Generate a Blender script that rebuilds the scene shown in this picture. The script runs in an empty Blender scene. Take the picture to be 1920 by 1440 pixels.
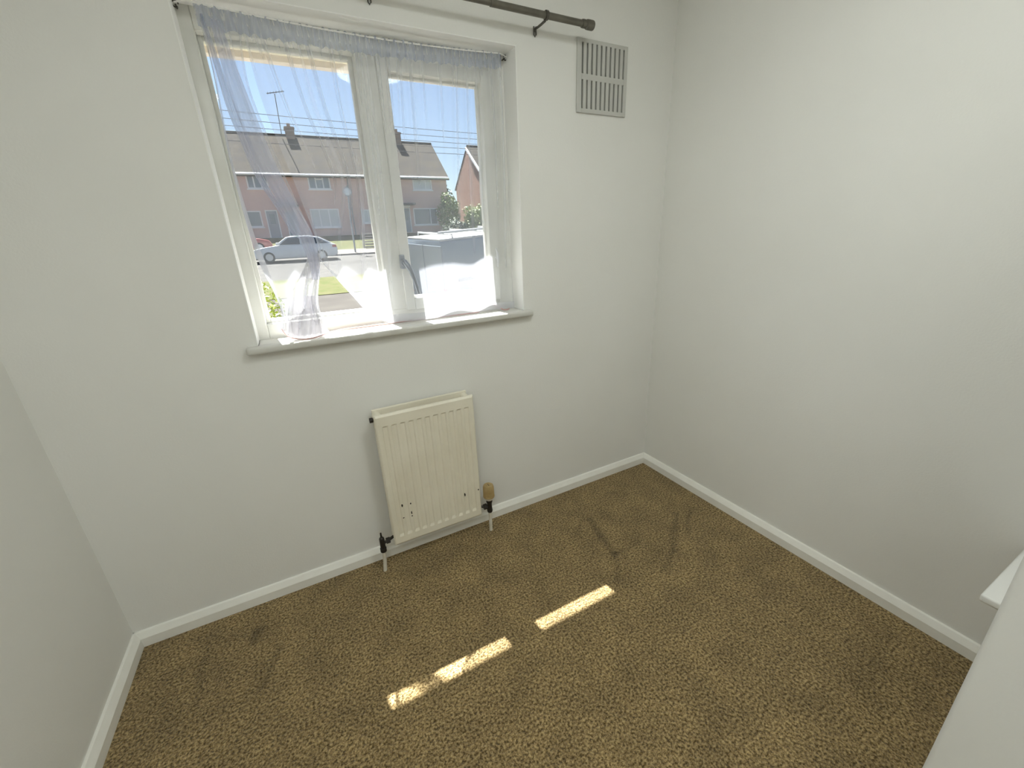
import bpy, bmesh, math, random
from mathutils import Vector, Matrix
random.seed(7)
SC = bpy.context.scene
COL = SC.collection

# ------------------------------------------------------------------ camera
cam_d = bpy.data.cameras.new('camera'); cam = bpy.data.objects.new('camera', cam_d); COL.objects.link(cam)
cam_d.sensor_width = 36.0; cam_d.lens = 36.0 * 770.17 / 1920.0
cam_d.clip_start = 0.02; cam_d.clip_end = 500
YAW, PITCH, ROLL = 0.4720, 0.3466, -0.0439
fw = Vector((math.sin(YAW)*math.cos(PITCH), math.cos(YAW)*math.cos(PITCH), -math.sin(PITCH)))
r0 = fw.cross(Vector((0, 0, 1))).normalized(); u0 = r0.cross(fw)
rr = math.cos(ROLL)*r0 + math.sin(ROLL)*u0; uu = -math.sin(ROLL)*r0 + math.cos(ROLL)*u0
cam.matrix_world = Matrix(((rr.x, uu.x, -fw.x, -1.6831), (rr.y, uu.y, -fw.y, -1.5889), (rr.z, uu.z, -fw.z, 1.32), (0, 0, 0, 1)))
SC.camera = cam

# ------------------------------------------------------------------ world, sun, exposure
SUN_TO = Vector((-0.14, 1.0, 1.70)).normalized()
wd = bpy.data.worlds.new('world'); SC.world = wd; wd.use_nodes = True
wn = wd.node_tree; wn.nodes.clear()
sky = wn.nodes.new('ShaderNodeTexSky'); sky.sky_type = 'NISHITA'; sky.sun_disc = False
sky.sun_elevation = math.asin(SUN_TO.z); sky.sun_rotation = math.atan2(SUN_TO.x, SUN_TO.y)
sky.air_density = 1.0; sky.dust_density = 0.8; sky.ozone_density = 1.2
bg = wn.nodes.new('ShaderNodeBackground'); bg.inputs['Strength'].default_value = 0.172
wo = wn.nodes.new('ShaderNodeOutputWorld')
wn.links.new(sky.outputs[0], bg.inputs[0]); wn.links.new(bg.outputs[0], wo.inputs[0])
sun_d = bpy.data.lights.new('sun', 'SUN'); sun_d.energy = 41.0; sun_d.angle = 0.0093; sun_d.color = (1.0, 0.97, 0.92)
sun = bpy.data.objects.new('sun', sun_d); COL.objects.link(sun)
sun.rotation_euler = (-SUN_TO).to_track_quat('-Z', 'Y').to_euler(); sun.location = (-1, 5, 12)
FILL_STRENGTH = 26.0      # added unseen fill light at the ceiling of the room
FILL2_STRENGTH = 24.5     # second added fill light, out of view by the doorway
vs = SC.view_settings
vs.view_transform = 'Standard'; vs.look = 'None'; vs.exposure = 0.0; vs.gamma = 1.0; vs.use_curve_mapping = False
SC.cycles.use_denoising = True
SC.cycles.transparent_max_bounces = 24
SC.cycles.max_bounces = 10; SC.cycles.diffuse_bounces = 6

# ------------------------------------------------------------------ materials
def mat(name, col, rough=0.6, metal=0.0, spec=0.4, noise=None, bump=None, coat=0.0):
    """noise=(scale, col2, detail) colour variation ; bump=(scale, strength, distance)"""
    m = bpy.data.materials.new(name); m.use_nodes = True
    nt = m.node_tree; b = nt.nodes['Principled BSDF']
    b.inputs['Base Color'].default_value = (*col, 1); b.inputs['Roughness'].default_value = rough
    b.inputs['Metallic'].default_value = metal; b.inputs['Specular IOR Level'].default_value = spec
    b.inputs['Coat Weight'].default_value = coat
    tc = nt.nodes.new('ShaderNodeTexCoord')
    if noise:
        n = nt.nodes.new('ShaderNodeTexNoise'); n.inputs['Scale'].default_value = noise[0]; n.inputs['Detail'].default_value = noise[2]
        mx = nt.nodes.new('ShaderNodeMix'); mx.data_type = 'RGBA'
        mx.inputs[6].default_value = (*col, 1); mx.inputs[7].default_value = (*noise[1], 1)
        rp = nt.nodes.new('ShaderNodeMapRange'); rp.inputs[1].default_value = .35; rp.inputs[2].default_value = .65
        nt.links.new(tc.outputs['Object'], n.inputs['Vector']); nt.links.new(n.outputs['Fac'], rp.inputs[0])
        nt.links.new(rp.outputs[0], mx.inputs[0]); nt.links.new(mx.outputs[2], b.inputs['Base Color'])
    if bump:
        n2 = nt.nodes.new('ShaderNodeTexNoise'); n2.inputs['Scale'].default_value = bump[0]; n2.inputs['Detail'].default_value = 3
        bp = nt.nodes.new('ShaderNodeBump'); bp.inputs['Strength'].default_value = bump[1]; bp.inputs['Distance'].default_value = bump[2]
        nt.links.new(tc.outputs['Object'], n2.inputs['Vector']); nt.links.new(n2.outputs['Fac'], bp.inputs['Height'])
        nt.links.new(bp.outputs[0], b.inputs['Normal'])
    return m

def emit(name, col, s):
    m = bpy.data.materials.new(name); m.use_nodes = True; nt = m.node_tree; nt.nodes.clear()
    e = nt.nodes.new('ShaderNodeEmission'); o = nt.nodes.new('ShaderNodeOutputMaterial')
    e.inputs[0].default_value = (*col, 1); e.inputs[1].default_value = s; nt.links.new(e.outputs[0], o.inputs[0]); return m

def glass_mat(name, tint=(1, 1, 1)):
    m = bpy.data.materials.new(name); m.use_nodes = True; nt = m.node_tree; nt.nodes.clear()
    t = nt.nodes.new('ShaderNodeBsdfTransparent'); t.inputs[0].default_value = (*tint, 1)
    g = nt.nodes.new('ShaderNodeBsdfGlossy'); g.inputs['Roughness'].default_value = 0.02
    lw = nt.nodes.new('ShaderNodeLayerWeight'); lw.inputs[0].default_value = .5
    pw = nt.nodes.new('ShaderNodeMath'); pw.operation = 'POWER'; pw.inputs[1].default_value = 5.0; nt.links.new(lw.outputs['Facing'], pw.inputs[0])
    f = nt.nodes.new('ShaderNodeMapRange'); f.inputs[3].default_value = .022; f.inputs[4].default_value = .8; nt.links.new(pw.outputs[0], f.inputs[0])
    x = nt.nodes.new('ShaderNodeMixShader'); o = nt.nodes.new('ShaderNodeOutputMaterial')
    nt.links.new(f.outputs[0], x.inputs[0]); nt.links.new(t.outputs[0], x.inputs[1]); nt.links.new(g.outputs[0], x.inputs[2])
    nt.links.new(x.outputs[0], o.inputs[0]); return m

def net_mat(name, cover, col, trans=.6, slant=2.2):
    """sheer net: open weave (transparent) with threads that reflect and pass light"""
    m = bpy.data.materials.new(name); m.use_nodes = True; nt = m.node_tree; nt.nodes.clear()
    t = nt.nodes.new('ShaderNodeBsdfTransparent')
    d = nt.nodes.new('ShaderNodeBsdfDiffuse'); d.inputs[0].default_value = (*col, 1)
    l = nt.nodes.new('ShaderNodeBsdfTranslucent'); l.inputs[0].default_value = (*col, 1)
    a = nt.nodes.new('ShaderNodeMixShader'); a.inputs[0].default_value = trans
    x = nt.nodes.new('ShaderNodeMixShader'); o = nt.nodes.new('ShaderNodeOutputMaterial')
    # threads close up when the cloth is seen at a slant
    lw = nt.nodes.new('ShaderNodeLayerWeight'); lw.inputs[0].default_value = 0.35
    mr = nt.nodes.new('ShaderNodeMapRange'); mr.inputs[3].default_value = cover; mr.inputs[4].default_value = min(.97, cover*slant)
    nt.links.new(lw.outputs['Facing'], mr.inputs[0]); nt.links.new(mr.outputs[0], x.inputs[0])
    nt.links.new(d.outputs[0], a.inputs[1]); nt.links.new(l.outputs[0], a.inputs[2])
    nt.links.new(t.outputs[0], x.inputs[1]); nt.links.new(a.outputs[0], x.inputs[2]); nt.links.new(x.outputs[0], o.inputs[0]); return m

def carpet_mat():
    m = bpy.data.materials.new('carpet'); m.use_nodes = True; nt = m.node_tree; N = nt.nodes; Lk = nt.links
    b = N['Principled BSDF']; b.inputs['Roughness'].default_value = 1.0; b.inputs['Specular IOR Level'].default_value = 0.05
    b.inputs['Sheen Weight'].default_value = 0.12; b.inputs['Sheen Roughness'].default_value = 0.6
    tc = N.new('ShaderNodeTexCoord')
    n1 = N.new('ShaderNodeTexNoise'); n1.inputs['Scale'].default_value = 135; n1.inputs['Detail'].default_value = 3; n1.inputs['Roughness'].default_value = .7
    n2 = N.new('ShaderNodeTexNoise'); n2.inputs['Scale'].default_value = 9; n2.inputs['Detail'].default_value = 4
    vo = N.new('ShaderNodeTexVoronoi'); vo.inputs['Scale'].default_value = 170
    for n in (n1, n2, vo): Lk.new(tc.outputs['Object'], n.inputs['Vector'])
    rp = N.new('ShaderNodeValToRGB'); e = rp.color_ramp.elements
    e[0].position = .37; e[0].color = (.080, .050, .014, 1); e[1].position = .65; e[1].color = (.56, .42, .205, 1)
    k = e.new(.5); k.color = (.30, .210, .092, 1)
    Lk.new(n1.outputs['Fac'], rp.inputs[0])
    mr = N.new('ShaderNodeMapRange'); mr.inputs[1].default_value = .3; mr.inputs[2].default_value = .7; mr.inputs[3].default_value = .78; mr.inputs[4].default_value = 1.14
    Lk.new(n2.outputs['Fac'], mr.inputs[0])
    # brushed / damp streaks and old stains in the pile
    segs = [((-.617, -.276), (-.672, -.512), .022, .45), ((-.672, -.512), (-.529, -.501), .02, .35), ((-.672, -.52), (-.76, -.63), .018, .3),
            ((-.23, -.46), (-.432, -.616), .024, .4), ((-.432, -.616), (-.554, -.686), .02, .3), ((-.17, -.474), (-.29, -.58), .018, .35),
            ((-.643, -.26), (-.74, -.327), .02, .3), ((-.40, -.15), (-.365, -.165), .016, .4), ((-2.03, -.152), (-2.043, -.188), .026, .6),
            ((-1.963, -.257), (-2.015, -.394), .02, .35), ((-2.197, -.2), (-2.19, -.35), .02, .35)]
    wn_ = N.new('ShaderNodeTexNoise'); wn_.inputs['Scale'].default_value = 16; wn_.inputs['Detail'].default_value = 3; Lk.new(tc.outputs['Object'], wn_.inputs['Vector'])
    wv_ = N.new('ShaderNodeVectorMath'); wv_.operation = 'MULTIPLY_ADD'; Lk.new(wn_.outputs['Color'], wv_.inputs[0]); wv_.inputs[1].default_value = (.05, .05, 0); wv_.inputs[2].default_value = (-.025, -.025, 0)
    wp_ = N.new('ShaderNodeVectorMath'); wp_.operation = 'ADD'; Lk.new(tc.outputs['Object'], wp_.inputs[0]); Lk.new(wv_.outputs[0], wp_.inputs[1])
    tot = None
    for (a, c, w, s) in segs:
        va = Vector((a[0], a[1], 0)); ba = Vector((c[0]-a[0], c[1]-a[1], 0))
        pa = N.new('ShaderNodeVectorMath'); pa.operation = 'SUBTRACT'; Lk.new(wp_.outputs[0], pa.inputs[0]); pa.inputs[1].default_value = va
        dt = N.new('ShaderNodeVectorMath'); dt.operation = 'DOT_PRODUCT'; Lk.new(pa.outputs[0], dt.inputs[0]); dt.inputs[1].default_value = ba / ba.length_squared
        cl = N.new('ShaderNodeClamp'); Lk.new(dt.outputs['Value'], cl.inputs[0])
        sc = N.new('ShaderNodeVectorMath'); sc.operation = 'SCALE'; sc.inputs[0].default_value = ba; Lk.new(cl.outputs[0], sc.inputs['Scale'])
        ds = N.new('ShaderNodeVectorMath'); ds.operation = 'DISTANCE'; Lk.new(pa.outputs[0], ds.inputs[0]); Lk.new(sc.outputs[0], ds.inputs[1])
        mm = N.new('ShaderNodeMapRange'); mm.interpolation_type = 'SMOOTHSTEP'; mm.inputs[1].default_value = 0; mm.inputs[2].default_value = w*1.25
        mm.inputs[3].default_value = 1-s*.72; mm.inputs[4].default_value = 1; Lk.new(ds.outputs['Value'], mm.inputs[0])
        if tot is None: tot = mm.outputs[0]
        else:
            mu = N.new('ShaderNodeMath'); mu.operation = 'MULTIPLY'; Lk.new(tot, mu.inputs[0]); Lk.new(mm.outputs[0], mu.inputs[1]); tot = mu.outputs[0]
    mu = N.new('ShaderNodeMath'); mu.operation = 'MULTIPLY'; Lk.new(tot, mu.inputs[0]); Lk.new(mr.outputs[0], mu.inputs[1])
    hs = N.new('ShaderNodeVectorMath'); hs.operation = 'SCALE'; Lk.new(rp.outputs[0], hs.inputs[0]); Lk.new(mu.outputs[0], hs.inputs['Scale'])
    Lk.new(hs.outputs[0], b.inputs['Base Color'])
    ad = N.new('ShaderNodeMath'); ad.operation = 'ADD'; Lk.new(n1.outputs['Fac'], ad.inputs[0]); Lk.new(vo.outputs['Distance'], ad.inputs[1])
    bp = N.new('ShaderNodeBump'); bp.inputs['Strength'].default_value = .9; bp.inputs['Distance'].default_value = .006
    Lk.new(ad.outputs[0], bp.inputs['Height']); Lk.new(bp.outputs[0], b.inputs['Normal'])
    return m

M = {}
M['wall'] = mat('wall_paint', (.80, .797, .768), .85, spec=.2, noise=(2.2, (.82, .817, .79), 3), bump=(170, .18, .002))
M['reveal'] = mat('reveal_paint', (.87, .87, .85), .7, spec=.2, bump=(120, .1, .002))
M['ceil'] = mat('ceiling_paint', (.86, .86, .84), .9, spec=.1, bump=(90, .15, .002))
M['gloss'] = mat('white_gloss_paint', (.89, .885, .84), .35, spec=.45, noise=(14, (.86, .85, .80), 4))
M['sill'] = mat('sill_gloss', (.66, .655, .62), .4, spec=.4, noise=(14, (.60, .59, .55), 4))
M['frame'] = mat('window_frame_paint', (.78, .78, .74), .4, spec=.4, noise=(9, (.72, .72, .67), 4))
M['carpet'] = carpet_mat()
M['rad'] = mat('radiator_enamel', (.85, .81, .69), .38, spec=.45, noise=(5, (.79, .745, .62), 3))
M['chip'] = mat('bare_metal_chip', (.03, .025, .02), .7)
M['brass'] = mat('tarnished_brass', (.045, .04, .035), .45, metal=.6)
M['trv'] = mat('aged_beige_plastic', (.47, .35, .17), .5, noise=(40, (.40, .28, .12), 3))
M['trvw'] = mat('pale_plastic', (.72, .68, .6), .5)
M['pipe'] = mat('painted_pipe', (.72, .69, .60), .45, noise=(30, (.62, .58, .48), 3))
M['steel'] = mat('brushed_nickel', (.20, .19, .16), .38, metal=.8, noise=(30, (.165, .155, .13), 2))
M['steelD'] = mat('dark_nickel', (.12, .115, .10), .45, metal=.8)
M['vent'] = mat('vent_plastic', (.56, .56, .53), .6)
M['dark'] = mat('dark_cavity', (.16, .16, .145), .9)
M['handle'] = mat('pewter_handle', (.33, .36, .41), .4, metal=.5)
M['net'] = net_mat('sheer_net', .26, (.70, .72, .78), .64, 2.3)
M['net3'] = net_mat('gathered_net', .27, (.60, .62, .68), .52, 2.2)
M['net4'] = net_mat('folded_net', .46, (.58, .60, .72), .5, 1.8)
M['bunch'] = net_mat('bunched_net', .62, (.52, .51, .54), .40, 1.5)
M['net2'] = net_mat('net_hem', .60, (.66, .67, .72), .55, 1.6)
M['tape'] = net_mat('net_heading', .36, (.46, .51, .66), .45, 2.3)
M['glass'] = glass_mat('window_glass', (.97, .985, .99))
M['cord'] = mat('pinkish_cord', (.56, .36, .34), .7)
M['wire'] = mat('white_curtain_wire', (.8, .8, .78), .5)
M['shelf'] = mat('white_shelf', (.88, .88, .86), .4)
M['lamp'] = emit('lamp_diffuser', (.955, 1.0, .955), FILL_STRENGTH)  # glow of the added mid-room fill
M['lamp2'] = emit('lamp_diffuser_doorway', (.955, 1.0, .96), FILL2_STRENGTH)  # glow of the added fill by the doorway
M['cord_w'] = mat('white_flex', (.8, .8, .8), .5)
M['soffit'] = mat('cream_soffit', (.72, .67, .52), .7)
M['fascia'] = mat('pale_fascia', (.70, .62, .54), .7)
M['render'] = mat('outer_render', (.55, .50, .42), .9)
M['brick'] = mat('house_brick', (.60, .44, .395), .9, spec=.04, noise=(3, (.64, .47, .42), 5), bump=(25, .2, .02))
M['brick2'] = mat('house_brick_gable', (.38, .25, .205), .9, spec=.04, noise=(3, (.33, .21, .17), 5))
M['tile'] = mat('roof_tile', (.050, .046, .042), .9, spec=.04, noise=(1.1, (.068, .060, .048), 6), bump=(9, .3, .05))
M['upvc'] = mat('white_window_frame', (.75, .76, .78), .5)
M['pane'] = mat('far_window_glass', (.20, .23, .26), .08, spec=.7)
M['curtw'] = mat('far_white_blind', (.55, .58, .60), .6)
M['door'] = mat('far_door', (.30, .33, .36), .5)
M['canopy'] = mat('canopy_dark', (.10, .10, .11), .7)
M['chim'] = mat('chimney_brick', (.17, .125, .105), .9, spec=.04, noise=(4, (.22, .16, .13), 4))
M['pot'] = mat('chimney_pot', (.22, .15, .11), .9)
M['conc'] = mat('concrete_drive', (.062, .058, .052), .95, spec=.04, noise=(1.2, (.052, .048, .044), 6))
M['grass'] = mat('lawn', (.060, .070, .028), .95, spec=.04, noise=(2.5, (.082, .08, .04), 6), bump=(60, .6, .03))
M['road'] = mat('tarmac', (.066, .065, .063), .95, spec=.04, noise=(2, (.078, .076, .072), 5))
M['leaf'] = mat('hedge_leaf', (.20, .27, .045), .55, noise=(30, (.42, .46, .10), 2))
M['leafd'] = mat('shrub_leaf', (.13, .19, .06), .6, noise=(5, (.26, .30, .10), 2))
M['leafk'] = mat('dark_shrub_leaf', (.055, .09, .05), .6, noise=(5, (.09, .13, .07), 2))
M['stem'] = mat('woody_stem', (.10, .075, .05), .9)
M['carw'] = mat('white_car_paint', (.62, .63, .65), .25, spec=.5, coat=.5)
M['carr'] = mat('red_car_paint', (.34, .08, .07), .3, coat=.5)
M['carg'] = mat('car_glass', (.04, .05, .06), .05, spec=.8)
M['tyre'] = mat('tyre', (.03, .03, .03), .9)
M['rim'] = mat('wheel_rim', (.45, .46, .48), .35, metal=.7)
M['van'] = mat('grey_blue_van', (.20, .245, .285), .35, coat=.3, noise=(1.5, (.23, .27, .305), 3))
M['vanr'] = mat('pale_van_roof', (.50, .50, .47), .5)
M['lampred'] = mat('rear_lamp', (.35, .04, .03), .3)
M['poleg'] = mat('galvanised_post', (.30, .31, .32), .6, metal=.2)
M['wood'] = mat('weathered_fence', (.42, .38, .34), .9, noise=(6, (.34, .30, .27), 3))
M['wireb'] = mat('overhead_cable', (.05, .05, .06), .8)
M['pavem'] = mat('pavement', (.14, .13, .12), .95, spec=.04, noise=(3, (.12, .112, .104), 4))

# ------------------------------------------------------------------ mesh helpers
def off(o):
    v = Vector((0, 0, 0))
    while o is not None: v += o.location; o = o.parent
    return v

class MB:
    def __init__(s): s.v = []; s.f = []
    def box(s, x0, x1, y0, y1, z0, z1):
        b = len(s.v)
        s.v += [(x0, y0, z0), (x1, y0, z0), (x1, y1, z0), (x0, y1, z0), (x0, y0, z1), (x1, y0, z1), (x1, y1, z1), (x0, y1, z1)]
        s.f += [[b+i for i in q] for q in ((0, 3, 2, 1), (4, 5, 6, 7), (0, 1, 5, 4), (1, 2, 6, 5), (2, 3, 7, 6), (3, 0, 4, 7))]
        return s
    def prism(s, poly, fn, d0, d1):
        """poly of 2d points; fn(u, v, d) -> 3d"""
        b = len(s.v); n = len(poly)
        s.v += [tuple(fn(u, v, d0)) for u, v in poly] + [tuple(fn(u, v, d1)) for u, v in poly]
        s.f += [[b+i for i in range(n)][::-1], [b+n+i for i in range(n)]]
        s.f += [[b+i, b+(i+1) % n, b+n+(i+1) % n, b+n+i] for i in range(n)]
        return s
    def tube(s, pts, r, n=8, cap=True):
        pts = [Vector(p) for p in pts]; b = len(s.v); rs = r if isinstance(r, (list, tuple)) else [r]*len(pts)
        up = Vector((0, 0, 1))
        for i, p in enumerate(pts):
            t = (pts[min(i+1, len(pts)-1)] - pts[max(i-1, 0)]).normalized()
            ref = up if abs(t.dot(up)) < .95 else Vector((1, 0, 0))
            a = t.cross(ref).normalized(); c = t.cross(a)
            for k in range(n):
                g = 2*math.pi*k/n; s.v.append(tuple(p + a*math.cos(g)*rs[i] + c*math.sin(g)*rs[i]))
        for i in range(len(pts)-1):
            for k in range(n):
                s.f.append([b+i*n+k, b+i*n+(k+1) % n, b+(i+1)*n+(k+1) % n, b+(i+1)*n+k])
        if cap:
            s.f.append([b+k for k in range(n)][::-1]); m = b+(len(pts)-1)*n; s.f.append([m+k for k in range(n)])
        return s
    def lathe(s, prof, c, n=20, axis='z', ridge=0):
        """prof: list of (radius, distance along axis)"""
        b = len(s.v); c = Vector(c)
        for (r, h) in prof:
            for k in range(n):
                g = 2*math.pi*k/n; q = r*(1+ridge*(1 if k % 2 else -1)) if ridge else r
                u, w = q*math.cos(g), q*math.sin(g)
                p = {'z': (u, w, h), 'x': (h, u, w), 'y': (u, h, w)}[axis]
                s.v.append(tuple(c + Vector(p)))
        for i in range(len(prof)-1):
            for k in range(n): s.f.append([b+i*n+k, b+i*n+(k+1) % n, b+(i+1)*n+(k+1) % n, b+(i+1)*n+k])
        s.f.append([b+k for k in range(n)][::-1]); m = b+(len(prof)-1)*n; s.f.append([m+k for k in range(n)])
        return s
    def grid(s, P):
        b = len(s.v); R = len(P); C = len(P[0])
        for row in P: s.v += [tuple(p) for p in row]
        for i in range(R-1):
            for j in range(C-1): s.f.append([b+i*C+j, b+i*C+j+1, b+(i+1)*C+j+1, b+(i+1)*C+j])
        return s
    def build(s, name, m, parent=None, smooth=False, bevel=0.0, seg=2):
        me = bpy.data.meshes.new(name)
        o3 = off(parent) if parent else Vector((0, 0, 0))
        me.from_pydata([tuple(Vector(p)-o3) for p in s.v], [], s.f)
        bm = bmesh.new(); bm.from_mesh(me); bmesh.ops.recalc_face_normals(bm, faces=bm.faces[:])
        if bevel > 0:
            eds = [e for e in bm.edges if len(e.link_faces) == 2 and e.calc_face_angle(0) > .6]
            bmesh.ops.bevel(bm, geom=eds, offset=bevel, segments=seg, affect='EDGES', profile=.5, clamp_overlap=True)
        bm.to_mesh(me); bm.free()
        me.materials.append(m)
        if smooth:
            for p in me.polygons: p.use_smooth = True
            try: me.set_sharp_from_angle(angle=.7)
            except Exception: pass
        o = bpy.data.objects.new(name, me); COL.objects.link(o)
        if parent: o.parent = parent
        return o

def tag(o, label, cat, group=None, kind=None):
    o['label'] = label; o['category'] = cat
    if group: o['group'] = group
    if kind: o['kind'] = kind
    return o
def thing(name, label, cat, loc=(0, 0, 0), group=None, kind=None):
    o = bpy.data.objects.new(name, None); COL.objects.link(o); o.location = loc; o.empty_display_size = .1
    return tag(o, label, cat, group, kind)
def copy_tree(o, parent=None):
    c = o.copy(); COL.objects.link(c); c.parent = parent
    for ch in list(o.children): copy_tree(ch, c)
    return c

# ------------------------------------------------------------------ room shell
W = 2.4132; XL = -W; CZ = 2.34; YB = -3.0
WX0, WX1, WZ0, WZ1 = -1.8236, -.7964, 1.0088, 1.9676     # window opening
OUT = .27                                                   # outer face of the window wall
m = MB(); m.box(XL-.1, .1, YB-.1, .02, -.1, 0); tag(m.build('floor', M['carpet']), 'brown speckled pile carpet covering the bedroom floor', 'carpet', kind='structure')
m = MB(); m.box(XL-.1, .1, YB-.1, OUT, CZ, CZ+.1); tag(m.build('ceiling', M['ceil']), 'plain white ceiling above the bedroom', 'ceiling', kind='structure')
# window wall: one mesh with an opening
m = MB()
m.box(XL-.1, WX0, 0, OUT, -.1, CZ); m.box(WX1, .1, 0, OUT, -.1, CZ); m.box(WX0, WX1, 0, OUT, -.1, WZ0-.026); m.box(WX0, WX1, 0, OUT, WZ1, CZ)
wall_back = tag(m.build('wall_back', M['wall']), 'off-white painted wall with the window, radiator and vent', 'wall', kind='structure')
# window reveal lining (skim plaster, smoother and whiter than the wall)
m = MB(); T = .003
m.box(WX0, WX0+T, -.0015, .1, WZ0, WZ1); m.box(WX1-T, WX1, -.0015, .1, WZ0, WZ1); m.box(WX0, WX1, -.0015, .1, WZ1-T, WZ1)
m.build('reveal_lining', M['reveal'], wall_back)
m = MB(); m.box(0, .1, YB, .0, -.1, CZ); tag(m.build('wall_right', M['wall']), 'plain off-white wall to the right of the window', 'wall', kind='structure')
DY0, DY1, DZ1 = -2.75, -1.95, 1.98      # doorway
m = MB(); m.box(XL-.1, XL, DY1, .0, -.1, CZ); m.box(XL-.1, XL, YB, DY0, -.1, CZ); m.box(XL-.1, XL, DY0, DY1, DZ1, CZ); tag(m.build('wall_left', M['wall']), 'plain off-white wall at the left edge', 'wall', kind='structure')
m = MB(); m.box(XL, 0, YB-.1, YB, -.1, CZ); tag(m.build('wall_near', M['wall']), 'plain off-white wall behind the viewer', 'wall', kind='structure')
# boxed-in cupboard wall whose corner stands at the right edge of the view
NX, NY = -1.06, -1.5293
m = MB(); m.box(NX, NX+.095, -1.95, NY, -.05, CZ)
tag(m.build('wall_nib', M['wall'], smooth=True, bevel=.006, seg=4), 'off-white wall corner close to the viewer at lower right', 'wall', kind='structure')

# skirting boards
def skirt(name, label, a, b, nrm):
    """a->b along the wall foot, nrm points into the room"""
    a = Vector(a); b = Vector(b); nrm = Vector(nrm); t = (b-a).normalized(); L = (b-a).length
    prof = [(-.01, -.03), (.0198, -.03), (.0198, .036), (.0175, .040), (.0125, .048), (.0075, .0565), (.004, .0586), (-.01, .0586)]
    mm = MB(); mm.prism(prof, lambda u, v, d: a + nrm*u + Vector((0, 0, v)) + t*d, 0, L)
    o = mm.build(name, M['gloss']); return tag(o, label, 'skirting board', kind='structure')
skirt('baseboard_back', 'white moulded skirting board under the radiator wall', (XL, 0, 0), (0, 0, 0), (0, -1, 0))
skirt('baseboard_right', 'white moulded skirting board along the right wall', (0, 0, 0), (0, YB, 0), (-1, 0, 0))
skirt('baseboard_left', 'white moulded skirting board along the left wall', (XL, 0, 0), (XL, DY1+.06, 0), (1, 0, 0))

# window sill board
m = MB(); m.box(-1.857, -.763, -.032, -.0005, WZ0-.026, WZ0)
m.box(WX0+.001, WX1-.001, -.004, .1, WZ0-.0255, WZ0-.0002)
sill = m.build('trim_1', M['sill'], bevel=.008, seg=3, smooth=True); tag(sill, 'white window sill board with a rounded nose below the window', 'window sill', kind='structure')

# ------------------------------------------------------------------ window
win = thing('window_1', 'white wooden window with a fixed left pane and a right casement', 'window', (-1.31, .12, WZ0), kind='structure')
FY0, FY1 = .10, .165
def ring(mm, x0, x1, z0, z1, w, y0, y1):
    l, r, b_, t_ = w if isinstance(w, tuple) else (w,)*4
    mm.box(x0, x0+l, y0, y1, z0, z1); mm.box(x1-r, x1, y0, y1, z0, z1); mm.box(x0+l, x1-r, y0, y1, z0, z0+b_); mm.box(x0+l, x1-r, y0, y1, z1-t_, z1); return mm
m = MB()
ring(m, WX0, WX1, WZ0-.012, WZ1+.01, (.036, .07, .062, .069), FY0, FY1); m.build('outer_frame', M['frame'], win, bevel=.003)
m = MB(); m.box(-1.356, -1.283, FY0-.002, FY1, WZ0+.0495, WZ1-.0585); m.build('mullion', M['frame'], win, bevel=.003)
# glazing beads of the fixed light
m = MB(); ring(m, -1.788, -1.3555, 1.0585, 1.909, .013, .135, .158); m.build('glazing_bead', M['frame'], win, bevel=.002)
m = MB(); m.box(-1.782, -1.362, .146, .150, 1.064, 1.903); m.build('glass_pane', M['glass'], win)
cas = MB(); ring(cas, -1.288, -.862, 1.052, 1.909, (.036, .043, .046, .043), .088, .140); casement = cas.build('casement', M['frame'], win, bevel=.003)
m = MB(); ring(m, -1.2525, -.9045, 1.0975, 1.8665, .008, .115, .135); m.build('casement_bead', M['frame'], casement, bevel=.0015)
m = MB(); m.box(-1.246, -.911, .122, .126, 1.103, 1.861); m.build('glass_pane', M['glass'], casement)
# casement fastener on the mullion: back plate, pivot and hanging lever
h = MB(); h.box(-1.292, -1.274, .080, .0995, 1.215, 1.268); fast = h.build('fastener', M['handle'], win, bevel=.003)
h = MB(); h.lathe([(.013, -.012), (.013, .006), (.009, .010)], (-1.281, .073, 1.238), 16, 'y'); h.build('pivot', M['handle'], fast, smooth=True)
h = MB(); h.tube([(-1.283, .066, 1.246), (-1.272, .060, 1.228), (-1.262, .055, 1.205), (-1.251, .052, 1.165), (-1.243, .050, 1.118)], [.009, .0105, .009, .0075, .0065], 10); h.build('lever', M['handle'], fast, smooth=True)
# small cleat on the right frame stile
h = MB(); h.lathe([(.006, -.012), (.006, .0), (.004, .003)], (-.876, .0955, 1.235), 12, 'y')
h.tube([(-.878, .082, 1.272), (-.877, .074, 1.25), (-.876, .073, 1.235), (-.875, .074, 1.217), (-.874, .082, 1.195)], [.003, .005, .006, .005, .003], 8); h.build('cleat', M['upvc'], win, smooth=True)
# stone outer sill
m = MB(); m.box(WX0, WX1, FY1, OUT+.04, .93, WZ0-.005); m.build('outer_sill', M['render'], win, bevel=.004)

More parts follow.
